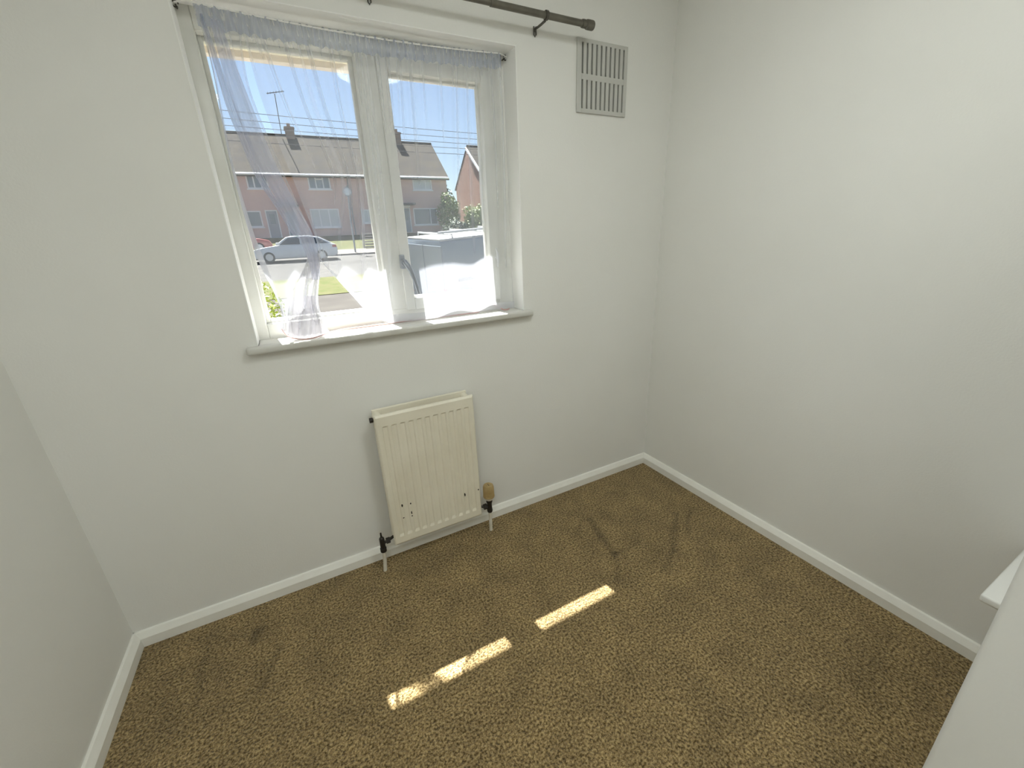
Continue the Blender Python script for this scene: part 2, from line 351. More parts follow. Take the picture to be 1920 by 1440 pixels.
# door behind the viewer
dr = thing('door_1', 'white door in a white frame behind the viewer', 'door', (XL, -2.3, 0), kind='structure')
for yy in (DY0, DY1-.02):
    m = MB(); m.box(XL-.11, XL+.002, yy, yy+.02, 0, DZ1); m.build('jamb', M['gloss'], dr)
m = MB(); m.box(XL-.11, XL+.002, DY0+.02, DY1-.02, DZ1-.02, DZ1); m.build('head', M['gloss'], dr)
m = MB(); m.box(XL-.06, XL-.02, DY0+.021, DY1-.021, .006, DZ1-.021); lf = m.build('door_leaf', M['gloss'], dr)
m = MB(); m.tube([(XL-.02, DY1-.09, 1.0), (XL+.03, DY1-.09, 1.0), (XL+.03, DY1-.20, 1.0)], .009, 10); m.build('lever_handle', M['steel'], lf)
for (ya, yb2) in ((DY0-.05, DY0+.01), (DY1-.01, DY1+.05)):
    m = MB(); m.box(XL+.0005, XL+.016, ya, yb2, 0, DZ1+.05); m.build('architrave', M['gloss'], dr, bevel=.004)

# eaves of this house, low over the window
m = MB(); m.box(-3.6, .6, OUT-.005, .462, 1.992, 2.004); e1 = m.build('soffit_board', M['soffit'])
eav = thing('house_eaves', 'cream soffit and pale fascia of the eaves seen above the window', 'eaves', (-1.5, .4, 1.99)); 
e1.parent = eav; e1.location = -eav.location
m = MB(); m.box(-3.6, .6, .462, .498, 1.970, 2.12); m.build('fascia_board', M['fascia'], eav, bevel=.003)
m = MB(); m.prism([(.10, CZ+.42), (.52, 2.10), (.54, 2.135), (.12, CZ+.47)], lambda u, v, d: Vector((d, u, v)), -3.6, .6); m.build('roof_slope', M['tile'], eav)

# ------------------------------------------------------------------ radiator
RX0, RX1, RZ0, RZ1, RYF = -1.508, -1.107, .108, .704, -.100
rad = thing('radiator', 'cream double panel radiator with chipped paint under the window', 'radiator', (-1.307, -.06, 0))
def panel(yf, yb):
    """pressed steel sheet with eleven recessed flutes"""
    n = 11; mar = .018; pitch = (RX1-RX0-2*mar)/n
    xs = [(RX0, 0), (RX0+.006, 0)]
    for i in range(n):
        c = RX0+mar+pitch*(i+.5); xs += [(c-.0118, 0), (c-.0075, 1), (c+.0075, 1), (c+.0118, 0)]
    xs += [(RX1-.006, 0), (RX1, 0)]
    zs = [(RZ0, 0), (RZ0+.007, 0), (RZ0+.036, 0), (RZ0+.048, 1), (RZ1-.052, 1), (RZ1-.046, 0), (RZ1-.008, 0), (RZ1, 0)]
    dr = 1 if yb > yf else -1
    P = []
    for iz, (z, wz) in enumerate(zs):
        row = []
        for ix, (x, wx) in enumerate(xs):
            ed = .005 if (ix in (0, len(xs)-1) or iz in (0, len(zs)-1)) else 0
            row.append((x, yf + dr*(.0045*wx*wz + ed), z))
        P.append(row)
    mm = MB(); mm.grid(P)
    C = len(xs); R = len(zs); b = len(mm.v); border = [(0, j) for j in range(C)] + [(i, C-1) for i in range(1, R)] + [(R-1, j) for j in range(C-2, -1, -1)] + [(i, 0) for i in range(R-2, 0, -1)]
    for (i, j) in border: x, y, z = P[i][j]; mm.v.append((x, yb, z))
    n2 = len(border)
    for k in range(n2):
        i, j = border[k]; i2, j2 = border[(k+1) % n2]
        mm.f.append([i*C+j, i2*C+j2, b+(k+1) % n2, b+k])
    mm.f.append([b+k for k in range(n2)])
    return mm
panel(RYF, RYF+.014).build('front_panel', M['rad'], rad)
m = MB(); m.box(RX0+.004, RX1-.004, -.033, -.021, RZ0, RZ1+.002); m.build('back_panel', M['rad'], rad, bevel=.003)
for xx in (RX0+.018, RX1-.018):
    for zz in (RZ1-.022, RZ0+.03):
        m = MB(); m.lathe([(.016, -.090), (.017, -.08), (.017, -.04), (.016, -.03)], (xx, 0, zz), 14, 'y'); m.build('header_joint', M['rad'], rad, smooth=True)
m = MB(); m.lathe([(.010, -.012), (.010, .0), (.006, .002)], (RX0-.001, -.066, RZ1-.024), 12, 'x'); m.build('vent_plug', M['brass'], rad, smooth=True)
for (x, z, a, b_) in [(-1.456, .292, .0035, .0075), (-1.4207, .2895, .003, .004), (-1.4218, .2447, .0025, .008), (-1.4216, .2284, .003, .003), (-1.4572, .2319, .0035, .0025), (-1.1816, .2443, .0028, .0075), (-1.1167, .249, .003, .004)]:
    m = MB(); yy = RYF
    m.prism([(x+a*math.cos(g)*(1+.2*math.sin(3*g+x*90)), z+b_*math.sin(g)) for g in [2*math.pi*k/9 for k in range(9)]], lambda u, v, d: Vector((u, d, v)), yy-.0004, yy+.006)
    m.build('paint_chip', M['chip'], rad)
for xx in (-1.40, -1.235):
    m = MB(); m.box(xx, xx+.02, -.032, -.0005, .55, .62); m.build('wall_bracket', M['rad'], rad)
# left lockshield valve
VY = -.086
v = MB(); v.lathe([(.013, .094), (.013, .110), (.0085, .112), (.0105, .118), (.0105, .158), (.008, .163), (.004, .166), (.0035, .186)], (-1.556, VY, 0), 14); lv = v.build('lockshield_valve', M['brass'], rad, smooth=True)
v = MB(); v.tube([(-1.556, VY, .132), (-1.53, VY+.006, .134), (RX0+.002, VY+.016, .137)], .0062, 10); v.lathe([(.0125, -.008), (.0125, .008)], (-1.531, VY+.006, .134), 6, 'x'); v.build('union_nut', M['brass'], lv)
v = MB(); v.tube([(-1.556, VY, .100), (-1.558, VY-.002, .05), (-1.565, VY-.006, -.004)], .0078, 12); v.build('tail_pipe', M['pipe'], rad, smooth=True)
# right thermostatic valve
v = MB(); v.lathe([(.011, .100), (.0135, .108), (.0115, .125), (.0115, .150), (.0145, .155), (.0145, .170)], (-1.062, VY, 0), 14); tv = v.build('thermostatic_valve', M['brass'], rad, smooth=True)
v = MB(); v.tube([(-1.062, VY, .128), (-1.085, VY+.006, .132), (RX1-.002, VY+.016, .136)], .0065, 10); v.lathe([(.0135, -.008), (.0135, .008)], (-1.082, VY+.005, .132), 6, 'x'); v.build('union_nut', M['brass'], tv)
v = MB(); v.lathe([(.0165, .169), (.0225, .178), (.0225, .186)], (-1.062, VY, 0), 20); v.build('collar', M['trvw'], tv, smooth=True)
v = MB(); v.lathe([(.0260, .185), (.0268, .188), (.0264, .193)], (-1.062, VY, 0), 24)
v.lathe([(.0245, .192), (.0240, .236), (.0215, .246), (.016, .2475)], (-1.062, VY, 0), 44, ridge=.05); hd = v.build('dial_head', M['trv'], tv)
v = MB(); v.box(-1.0628, -1.0612, VY-.010, VY+.008, .2473, .2483); v.build('pointer_mark', M['chip'], hd)
v = MB(); v.tube([(-1.062, VY, .105), (-1.063, VY-.002, .05), (-1.066, VY-.006, -.004)], .0078, 12); v.build('tail_pipe', M['pipe'], rad, smooth=True)

# ------------------------------------------------------------------ wall vent
VX0, VX1, VZ0, VZ1 = -.5275, -.272, 1.779, 2.028
vent = thing('wall_vent', 'square grey-white plastic slotted vent high beside the corner', 'vent', (-.4, 0, VZ0))
sx0, sx1 = -.506, -.289; rows = [(1.9135, 2.0145), (1.7945, 1.8925)]
pl = MB(); ya, yb = -.0085, -.0005
pl.box(VX0, sx0, ya, yb, VZ0, VZ1); pl.box(sx1, VX1, ya, yb, VZ0, VZ1); pl.box(sx0, sx1, ya, yb, VZ0, rows[1][0]); pl.box(sx0, sx1, ya, yb, rows[1][1], rows[0][0]); pl.box(sx0, sx1, ya, yb, rows[0][1], VZ1)
bm_ = pl.build('face_plate', M['vent'], vent, bevel=.0012)
m = MB(); m.box(VX0+.01, VX1-.01, -.0012, -.0002, VZ0+.01, VZ1-.01); m.build('backing', M['dark'], vent)
n = 10; slot = .0085; gap = (sx1-sx0-n*slot)/(n-1)
sl0 = {}
for ri, (z0, z1) in enumerate(rows):
    for i in range(n-1):
        x0 = sx0+slot+i*(slot+gap)
        if ri not in sl0:
            s_ = MB(); s_.box(x0, x0+gap, ya, yb, z0-.0005, z1+.0005); sl0[ri] = s_.build('slat', M['vent'], vent)
        else:
            c = sl0[ri].copy(); COL.objects.link(c); c.location.x = i*(slot+gap)

# ------------------------------------------------------------------ curtain pole
PY, PZ = -.082, 2.0365
pole = thing('curtain_pole', 'brushed nickel telescopic curtain pole with a drum finial above the window', 'curtain pole', (-1.3, PY, PZ))
m = MB(); m.lathe([(.0105, -.932), (.0105, -.555)], (0, PY, PZ), 24, 'x'); m.build('outer_tube', M['steel'], pole, smooth=True)
m = MB(); m.lathe([(.0085, -2.02), (.0085, -.93)], (0, PY, PZ), 24, 'x'); m.build('inner_tube', M['steel'], pole, smooth=True)
def finial(x, d, nm='finial'):
    f = MB(); f.lathe([(.0125, d*.0), (.0135, d*.004), (.0135, d*.012), (.011, d*.014), (.011, d*.018), (.0150, d*.021), (.0158, d*.026), (.0158, d*.047), (.0145, d*.050)], (x, PY, PZ), 24, 'x')
    f.build(nm, M['steel'], pole, smooth=True)
finial(-.563, 1); finial(-2.02, -1)
def bracket(x):
    b = MB(); b.prism([(.0145*math.cos(g)+0, .0145*math.sin(g)) for g in [2*math.pi*k/20 for k in range(20)]], lambda u, v, d: Vector((x+d, PY+u, PZ+v)), -.005, .005)
    br = b.build('bracket', M['steelD'], pole, bevel=.001)
    a = MB(); a.tube([(x, PY+.008, PZ-.012), (x, PY+.035, PZ-.013), (x, -.028, PZ-.013), (x, -.008, PZ-.011), (x, -.004, PZ-.02)], .0042, 8); a.build('arm', M['steelD'], br, smooth=True)
    w = MB(); w.tube([(x-.0045, -.0035, PZ+.012-.015), (x-.0045, -.0035, PZ-.028), (x, -.0035, PZ-.034), (x+.0045, -.0035, PZ-.028), (x+.0045, -.0035, PZ+.012-.015)], .0022, 8); w.build('wall_plate', M['steelD'], br, smooth=True)
bracket(-.716); bracket(-1.305)

# ------------------------------------------------------------------ net curtain
NLg = [[(-1.768, 1.936), (-1.764, 1.802), (-1.776, 1.571), (-1.771, 1.357), (-1.762, 1.261), (-1.742, 1.177), (-1.731, 1.104), (-1.742, 1.05)],
 [(-1.748, 1.933), (-1.745, 1.804), (-1.734, 1.601), (-1.701, 1.42), (-1.666, 1.286), (-1.69, 1.145), (-1.709, 1.073), (-1.716, 1.02)],
 [(-1.73, 1.93), (-1.714, 1.782), (-1.679, 1.56), (-1.633, 1.369), (-1.621, 1.266), (-1.65, 1.141), (-1.664, 1.067), (-1.672, 1.013)],
 [(-1.70, 1.925), (-1.699, 1.756), (-1.655, 1.53), (-1.609, 1.352), (-1.592, 1.264), (-1.626, 1.138), (-1.63, 1.063), (-1.63, 1.013)],
 [(-1.669, 1.921), (-1.678, 1.758), (-1.628, 1.515), (-1.583, 1.334), (-1.577, 1.263), (-1.607, 1.136), (-1.607, 1.069), (-1.597, 1.022)]]
NRg = [[(-1.667, 1.921), (-1.653, 1.735), (-1.612, 1.524), (-1.578, 1.340), (-1.577, 1.264)],
 [(-1.614, 1.919), (-1.579, 1.733), (-1.528, 1.524), (-1.550, 1.341), (-1.562, 1.240)],
 [(-1.546, 1.917), (-1.522, 1.731), (-1.471, 1.522), (-1.515, 1.341), (-1.537, 1.203)],
 [(-1.488, 1.917), (-1.469, 1.733), (-1.433, 1.519), (-1.458, 1.328), (-1.493, 1.136)],
 [(-1.396, 1.916), (-1.402, 1.74), (-1.394, 1.518), (-1.41, 1.326), (-1.446, 1.068)],
 [(-1.332, 1.913), (-1.333, 1.746), (-1.336, 1.519), (-1.346, 1.324), (-1.377, 1.022)],
 [(-1.264, 1.915), (-1.27, 1.751), (-1.28, 1.52), (-1.287, 1.321), (-1.31, 1.018)],
 [(-1.119, 1.92), (-1.126, 1.763), (-1.134, 1.523), (-1.135, 1.315), (-1.143, 1.016)],
 [(-.961, 1.927), (-.965, 1.776), (-.976, 1.525), (-.984, 1.309), (-.985, 1.018)],
 [(-.836, 1.935), (-.826, 1.787), (-.826, 1.528), (-.824, 1.302), (-.822, 1.016)]]
def cr(P, t):
    """Catmull-Rom through list of tuples, t in 0..1"""
    n = len(P)-1; f = min(max(t, 0), .99999)*n; i = int(f); u = f-i
    p0 = P[max(i-1, 0)]; p1 = P[i]; p2 = P[i+1]; p3 = P[min(i+2, n)]
    return tuple(.5*((2*b) + (c-a)*u + (2*a-5*b+4*c-d)*u*u + (3*b-a-3*c+d)*u**3) for a, b, c, d in zip(p0, p1, p2, p3))
def net_point(G, s, t, fold):
    col = [cr(g, t) for g in G]; x, z = cr(col, s); return x, z, fold(s, t)
def sm(a, b, x):
    x = min(max((x-a)/(b-a), 0), 1); return x*x*(3-2*x)
def foldL(s, t):
    a = .005*(1-t) + .013*sm(.4, .8, t)
    return .055 - .028*sm(.6, 1, t) + a*math.sin(2*math.pi*(3.0*s+.15) + 2.0*t) + .18*a*math.sin(2*math.pi*7.3*s + 3*t)
PH = [random.uniform(0, 6.28) for _ in range(9)]
PLEATS = [(.10, .012, .0060, .2, .6), (.19, .014, .0055, .25, .7), (.315, .015, .0055, .35, .8), (.405, .012, .006, .5, 1.1),
          (.475, .008, .013, .5, 1.0), (.52, .009, .014, .5, 1.0), (.565, .008, .013, .5, 1.0), (.635, .010, .0050, .15, .45), (.668, .012, .0055, .2, .5), (.705, .011, .0050, .2, .45), (.735, .013, .0060, .3, .6), (.765, .010, .0045, .15, .4),
          (.80, .011, .0050, .2, .5), (.842, .016, .0055, .35, .9), (.878, .013, .0050, .4, .9), (.905, .014, .0055, .3, .8), (.945, .014, .007, .6, 1.1), (.97, .014, .007, .6, 1.1)]
def foldR(s, t):
    hi = math.exp(-t*18); x = s*9
    a = .0055*hi*math.sin(2*math.pi*30*s + .8*math.sin(7*s))
    b = .0085*math.sin(2*math.pi*6.2*s + .9*math.sin(2.1*t+1) + PH[0]) * (.45+.55*sm(0, .25, t))
    c = .0028*math.sin(2*math.pi*10.7*s + PH[1] + 1.3*t) * (1-.5*t)
    d = .006*math.sin(2*math.pi*3.1*s + 5.5*t + PH[2]) * sm(.55, .95, t)
    e = 0
    for (sc_, am, wd, t0, t1) in PLEATS:
        q = (s - sc_ - .006*math.sin(3*t+sc_*40))/(wd*(1+.8*t)); e += am*math.exp(-q*q)*(1-sm(t0, t1, t))*sm(0, .06, t)
    return .058 + a + .7*b + c + d - e - .012*sm(.8, 1, t)
net = thing('net_curtain', 'sheer white net curtain across the window, bunched up at lower left', 'net curtain', (-1.3, .05, 1.02))
NS, NT = 130, 90
P = [[(lambda q: (q[0], q[2], q[1]))(net_point(NLg, i/NS, j/NT, foldL)) for i in range(NS+1)] for j in range(NT+1)]
MB().grid(P).build('gathered_panel', M['net3'], net, smooth=True)
hemL = [[(x, y-.0012, max(z, 1.0135)) for (x, y, z) in row] for row in P[NT-2:NT+1]]
MB().grid(hemL).build('gathered_hem', M['net2'], net, smooth=True)
edge = [[(x, y-.0012, z) for (x, y, z) in row[:9]] for row in P[6:NT]]
MB().grid(edge).build('side_hem', M['net2'], net, smooth=True)
NS2, NT2 = 760, 80
P2 = [[(lambda q: (q[0], q[2], q[1]))(net_point(NRg, i/NS2, j/NT2, foldR)) for i in range(NS2+1)] for j in range(NT2+1)]
MB().grid(P2).build('hanging_panel', M['net'], net, smooth=True)
hemR = [[(x, y-.0012, z) for (x, y, z) in row] for row in P2[NT2-3:NT2+1]]
MB().grid(hemR).build('bottom_hem', M['net2'], net, smooth=True)
# folded-over strips of the gathered side and the crumpled cloth lying on the sill
B1 = [(-1.741, 1.915), (-1.738, 1.814), (-1.729, 1.702), (-1.708, 1.581), (-1.672, 1.462), (-1.639, 1.371), (-1.617, 1.282), (-1.616, 1.204)]
B2 = [(-1.716, 1.914), (-1.700, 1.807), (-1.680, 1.695), (-1.656, 1.573), (-1.620, 1.452), (-1.588, 1.358), (-1.582, 1.278), (-1.590, 1.204)]
C1 = [(-1.763, 1.926), (-1.757, 1.823), (-1.750, 1.706), (-1.734, 1.614), (-1.716, 1.524), (-1.678, 1.434), (-1.648, 1.354)]
C2 = [(-1.753, 1.925), (-1.741, 1.822), (-1.726, 1.708), (-1.708, 1.609), (-1.691, 1.513), (-1.656, 1.422), (-1.630, 1.340)]
def ribbon(A, B, y0, ph, nm, n=60, k=10):
    R_ = []
    for j in range(n+1):
        p = cr(A, j/n); q = cr(B, j/n)
        R_.append([(p[0]+(q[0]-p[0])*i/k, y0 - .007*math.sin(math.pi*i/k) + .003*math.sin(5*i/k*math.pi+ph+3*j/n), p[1]+(q[1]-p[1])*i/k) for i in range(k+1)])
    MB().grid(R_).build(nm, M['net4'], net, smooth=True)
ribbon(B1, B2, .034, .4, 'folded_edge'); ribbon(C1, C2, .042, 1.3, 'folded_edge')
def bunch(s0, s1, t0, yb, ph, nm):
    NX_, NZ_ = 60, 60; R_ = []
    for j in range(NZ_+1):
        t = t0 + (1-t0)*j/NZ_; row = []
        for i in range(NX_+1):
            sa = s0 + (max(s0, .55)-s0)*(1-sm(t0, t0+.25, t)); s_ = sa + (s1-sa)*i/NX_
            x, z, _ = net_point(NLg, s_, t, foldL); w = sm(t0, t0+.15, t)
            cz = math.sin(2*math.pi*(3.3*s_ + .9*t) + ph) + .7*math.sin(2*math.pi*(1.7*s_ - 2.1*t) + 2*ph) + .5*abs(math.sin(2*math.pi*(4.1*s_ + 1.6*t)+ph))
            y = yb - .030*sm(.75, 1, t) + .0095*cz*(.4+.6*w)
            row.append((x + .006*math.sin(7*t+ph)*w, y, max(z, 1.0135 + .002*abs(math.sin(20*s_)))))
        R_.append(row)
    MB().grid(R_).build(nm, M['bunch'], net, smooth=True)
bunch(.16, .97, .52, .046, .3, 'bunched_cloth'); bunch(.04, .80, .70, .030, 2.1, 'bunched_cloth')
# gathered heading tape along the top
def heading():
    rowsz = []; NH = 520
    top = lambda x: 1.925 + .030*((x+1.35)/.45)**2*.35 + .012
    for k in range(7):
        row = []
        for i in range(NH+1):
            u = i/NH; x = -1.772 + u*(.938)
            pl_ = math.sin(2*math.pi*31*u + 1.2*math.sin(9*u)); tight = .6 + .4*math.sin(13*u)
            frill = .0018*math.sin(2*math.pi*43*u + 2*math.sin(5*u))
            z = top(x) + .004 - k/6*(.050 + .0025*math.sin(2*math.pi*19*u)) + (frill if k in (0, 6) else 0)
            y = .046 + (.004+.004*(k/6))*pl_*tight - .003*math.sin(2*math.pi*61*u)*(1-k/6)
            row.append((x, y, z))
        rowsz.append(row)
    return MB().grid(rowsz)
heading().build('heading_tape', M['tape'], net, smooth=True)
wirep = [(-1.815 + .012*0, .062, 1.952)] + [(-1.79 + i*.0475, .044, 1.940 + .016*(((-1.79+i*.0475)+1.31)/.48)**2 - .003) for i in range(21)] + [(-.803, .062, 1.952)]
m = MB(); m.tube(wirep, .0022, 8); cw = m.build('curtain_wire', M['wire'], smooth=True); tag(cw, 'thin white sprung wire carrying the net across the window top', 'curtain wire')
def hook(x, lab):
    hk = thing('wire_hook', lab, 'hook', (x, .07, 1.953), group='hooks holding the curtain wire'); d = 1 if x < -1.3 else -1
    a = MB(); a.tube([(x, .100, 1.953), (x, .08, 1.953)], .0025, 8); a.build('screw', M['steelD'], hk)
    b = MB(); b.tube([(x+d*.008*math.cos(g)*.9, .074+.0*g, 1.953+.008*math.sin(g)) for g in [2*math.pi*k/14 for k in range(13)]], .0018, 6); b.build('eye', M['steelD'], hk, smooth=True)
hook(-1.815, 'small dark screw eye in the top left corner of the window'); hook(-.803, 'small dark screw eye in the top right corner of the window')

# pinkish cord lying along the sill
cp = [(-1.742, .05, 1.046), (-1.733, .035, 1.028), (-1.716, .012, 1.0165), (-1.681, -.016, 1.0125), (-1.646, -.013, 1.0125), (-1.624, .008, 1.0125), (-1.583, .052, 1.0125), (-1.527, .07, 1.0125),
      (-1.430, .072, 1.0125), (-1.305, .074, 1.0125), (-1.215, .070, 1.013), (-1.08, .071, 1.0125), (-.99, .070, 1.0125), (-.968, .070, 1.024), (-.973, .068, 1.040), (-.953, .066, 1.049), (-.925, .064, 1.043), (-.892, .056, 1.024), (-.872, .045, 1.0125), (-.850, .046, 1.0125), (-.842, .052, 1.018)]
cps = [cr(cp, i/160) for i in range(161)]
m = MB(); m.tube(cps, .0026, 7); cd = m.build('pull_cord', M['cord'], smooth=True); tag(cd, 'thin pinkish cord trailing along the sill, looped at its right end', 'cord')

# ------------------------------------------------------------------ ledge shelf behind the near wall corner
m = MB(); m.box(-.345, -.0005, -1.95, -1.4285, .430, .452)
sh = m.build('ledge_shelf', M['shelf'], bevel=.006, seg=3, smooth=True); tag(sh, 'white rounded ledge shelf peeking from behind the near wall corner', 'shelf')

# added fill lights out of view, shaped as flush ceiling fittings, to brighten the interior
for LX, LY, lm_, lb in ((-.98, -1.25, 'lamp', 'round flush white ceiling lamp above the middle of the room'), (-2.08, -2.0, 'lamp2', 'round flush white ceiling lamp beside the doorway')):
    fill_light = thing('ceiling_lamp', lb, 'lamp', (LX, LY, CZ), 'flush ceiling lamps')
    m = MB(); m.lathe([(.212, CZ-.035), (.217, CZ-.03), (.217, CZ-.0005)], (LX, LY, 0), 36); m.build('base_ring', M['cord_w'], fill_light, smooth=True)
    m = MB(); m.lathe([(.004, CZ-.064), (.07, CZ-.062), (.14, CZ-.054), (.19, CZ-.043), (.205, CZ-.036)], (LX, LY, 0), 36); m.build('diffuser', M[lm_], fill_light, smooth=True)

# ================================================================== OUTSIDE
def gz(y):
    pts = [(-1, -.5), (14, -.5), (20, -.1), (28, .36), (30.5, .5), (34, .95), (38.5, 1.9), (80, 2.2)]
    for (a, b), (c, d) in zip(pts, pts[1:]):
        if y <= c: return b + (d-b)*(y-a)/(c-a)
    return 2.2
def strip(name, label, cat, y0, y1, x0, x1, mt, dz=0.0, n=10, thick=.3):
    mm = MB()
    ys = [y0+(y1-y0)*i/n for i in range(n+1)]
    poly = [(y, gz(y)+dz) for y in ys] + [(y, gz(y)-thick) for y in reversed(ys)]
    mm.prism(poly, lambda u, v, d: Vector((d, u, v)), x0, x1)
    return tag(mm.build(name, mt), label, cat, kind='structure')
strip('front_drive', 'pale concrete drive in front of the window', 'drive', OUT, 15, -14, 26, M['conc'])
strip('grass_verge', 'grass verge between the drive and the road', 'grass', 15, 19.5, -20, 34, M['grass'], .02)
strip('street', 'grey tarmac street in front of the brick houses', 'road', 19.5, 30.5, -30, 46, M['road'])
strip('pavement', 'pale pavement at the far side of the street', 'pavement', 30.5, 32.6, -30, 46, M['pavem'], .10)
strip('front_gardens', 'sloping front lawns of the brick houses', 'lawn', 32.6, 39.9, -30, 46, M['grass'], .03)
strip('back_land', 'ground behind the brick houses', 'ground', 39.9, 78, -60, 80, M['grass'])

HG = 1.95; HE = 6.86; HR = 10.25; HY0, HY1 = 40.0, 48.0
def far_window(house, x0, x1, z0, z1, muls=(), blind=False, y=HY0, fan=None):
    f = MB(); ring(f, x0, x1, z0, z1, .085, y-.05, y+.05)
    for mx in muls: f.box(mx-.045, mx+.045, y-.05, y+.05, z0+.085, z1-.085)
    if fan: f.box(fan[0], fan[1], y-.05, y+.05, fan[2]-.04, fan[2]+.04)
    f.box(x0-.08, x1+.08, y-.12, y, z0-.09, z0)
    wo_ = f.build('window', M['upvc'], house)
    xs = [x0+.085] + list(muls) + [x1-.085]
    for a, b in zip(xs, xs[1:]):
        p = MB(); p.box(a+.02, b-.02, y-.02, y-.012, z0+.07, z1-.07); p.build('pane', M['curtw'] if blind else M['pane'], wo_)
def far_door(house, x0, x1, z0, z1, y=HY0):
    d = MB(); ring(d, x0, x1, z0, z1, (.08, .08, .04, .08), y-.05, y+.03); do = d.build('front_door', M['upvc'], house)
    p = MB(); p.box(x0+.08, x1-.08, y-.025, y+.01, z0+.04, z1-.08); p.build('door_leaf', M['door'], do)
    p = MB(); p.box(x0+.25, x1-.25, y-.032, y-.024, z0+1.1, z1-.3); p.build('door_glass', M['pane'], do)
def chimney(house, x0, x1, ztop, yc=44.0):
    c = MB(); c.box(x0, x1, yc-.45, yc+.45, HR-1.0, ztop); c.box(x0-.06, x1+.06, yc-.51, yc+.51, ztop-.16, ztop-.04); ch = c.build('chimney', M['chim'], house)
    p = MB(); p.lathe([(.15, ztop), (.13, ztop+.26), (.16, ztop+.30)], ((x0+x1)/2, yc, 0), 10); p.build('chimney_pot', M['pot'], ch)
def house_shell(house, x0, x1, wallm, ext=.35):
    w = MB(); w.prism([(HY0, HG-.9), (HY0, HE), (44, HR-.12), (HY1, HE), (HY1, HG-.9)], lambda u, v, d: Vector((d, u, v)), x0, x1); w.build('wall', wallm, house)
    sl = (HR-HE)/4.0
    for sgn, nm in ((-1, 'front_roof_slope'), (1, 'rear_roof_slope')):
        r_ = MB(); ya_ = 44; yb_ = 44+sgn*4.42; zb_ = HR-4.42*sl
        r_.prism([(ya_, HR+.02), (yb_, zb_+.02), (yb_, zb_+.14), (ya_, HR+.16)], lambda u, v, d: Vector((d, u, v)), x0-.02, x1+ext*.5); r_.build(nm, M['tile'], house)
    rg = MB(); rg.tube([(x0, 44, HR+.12), (x1+ext*.5, 44, HR+.12)], .12, 8); rg.build('ridge_tiles', M['tile'], house)
    g = MB(); g.box(x0, x1+.1, HY0-.30, HY0-.18, HE-.30, HE-.02); g.build('fascia', M['upvc'], house)
    g = MB(); g.tube([(x0, HY0-.42, HE-.16), (x1+.1, HY0-.42, HE-.16)], .07, 8); g.build('gutter', M['upvc'], house)
house = thing('terraced_house', 'long two-storey brick terrace with grey roof across the street', 'house', (4, 44, HG))
house_shell(house, -16, 13.4, M['brick'])
chimney(house, .42, 1.12, 11.0); chimney(house, 9.87, 10.45, 11.15); chimney(house, -9, -8.3, 11.1)
far_window(house, -3.25, -1.75, 5.69, 6.76, (-2.75, -2.25)); far_window(house, 1.21, 2.93, 5.69, 6.76, (1.80, 2.36), fan=(1.8, 2.36, 6.45)); far_window(house, 5.94, 7.5, 5.66, 6.76, (6.7,))
far_window(house, 10.09, 11.9, 5.69, 6.8, (11.30,), True)
far_window(house, -3.9, -2.75, 2.82, 4.05); far_window(house, .92, 3.23, 2.66, 4.15, (1.65, 2.4), True); far_window(house, 5.09, 6.3, 2.92, 4.06, (5.7,), True); far_window(house, 9.85, 12.21, 2.64, 4.12, (11.5,))
far_door(house, -1.0, -.15, 1.93, 4.10); far_door(house, 8.75, 9.55, 2.0, 4.2); far_door(house, -2.45, -1.55, 1.93, 4.1)
cn = MB(); cn.box(-1.5, .1, 39.0, 40.02, 4.28, 4.42); cn.build('door_canopy', M['canopy'], house); cn = MB(); cn.box(8.4, 9.9, 39.0, 40.02, 4.38, 4.52); cn.build('door_canopy', M['canopy'], house)
cn = MB(); cn.box(8.8, 9.6, 39.9, 40.02, 4.24, 4.36); cn.build('door_sign', M['upvc'], house)
dp = MB(); dp.tube([(4.35, 39.93, HG), (4.35, 39.93, 6.55)], .045, 8); dp.build('downpipe', M['poleg'], house)
h2 = thing('gable_house', 'brick house with a white barge board seen end-on at right', 'house', (22, 44, HG))
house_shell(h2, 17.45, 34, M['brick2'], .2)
bb = MB(); bb.prism([(39.58, HE-.36), (39.58, HE-.14), (44, HR+.02), (44, HR-.22)], lambda u, v, d: Vector((d, u, v)), 17.25, 17.42); bb.build('barge_board', M['upvc'], h2)
far_window(h2, 19.2, 20.9, 5.6, 6.7, (20.0,)); far_window(h2, 19.0, 21.2, 2.7, 4.1, (20.2,))

# TV aerial
ae = thing('tv_aerial', 'tall thin television aerial beside the chimney', 'aerial', (.12, 44, 10.3))
a = MB(); a.tube([(.08, 43.6, 10.2), (.18, 43.6, 13.36)], .035, 6); a.build('mast', M['wireb'], ae)
a = MB(); a.tube([(-.42, 43.6, 13.32), (.93, 43.6, 13.6)], .03, 6); a.build('boom', M['wireb'], ae)
for k in range(6):
    u = -.34+k*.22; zz = 13.33+(u+.42)*.207; a = MB(); a.tube([(u, 43.25, zz), (u, 43.95, zz)], .014, 5); a.build('element', M['wireb'], ae)

# overhead cables (each sags slightly)
for k, (y, za, zb) in enumerate([(30, 8.75, 8.45), (30, 8.35, 8.1), (30.3, 8.05, 7.85), (30.6, 7.75, 7.62), (29, 7.0, 7.02)]):
    pts = [(-12+46*i/24, y, za+(zb-za)*(i/24) - .35*(1-(2*i/24-1)**2)+.2) for i in range(25)]
    a = MB(); a.tube(pts, .016, 5); o = a.build('overhead_cable', M['wireb'])
    tag(o, ['topmost overhead cable crossing the sky above the houses', 'second overhead cable from the top above the houses', 'third overhead cable from the top above the houses', 'fourth overhead cable, just above the terrace ridge', 'lowest overhead cable passing between the two houses'][k], 'cable', 'cables strung above the street')

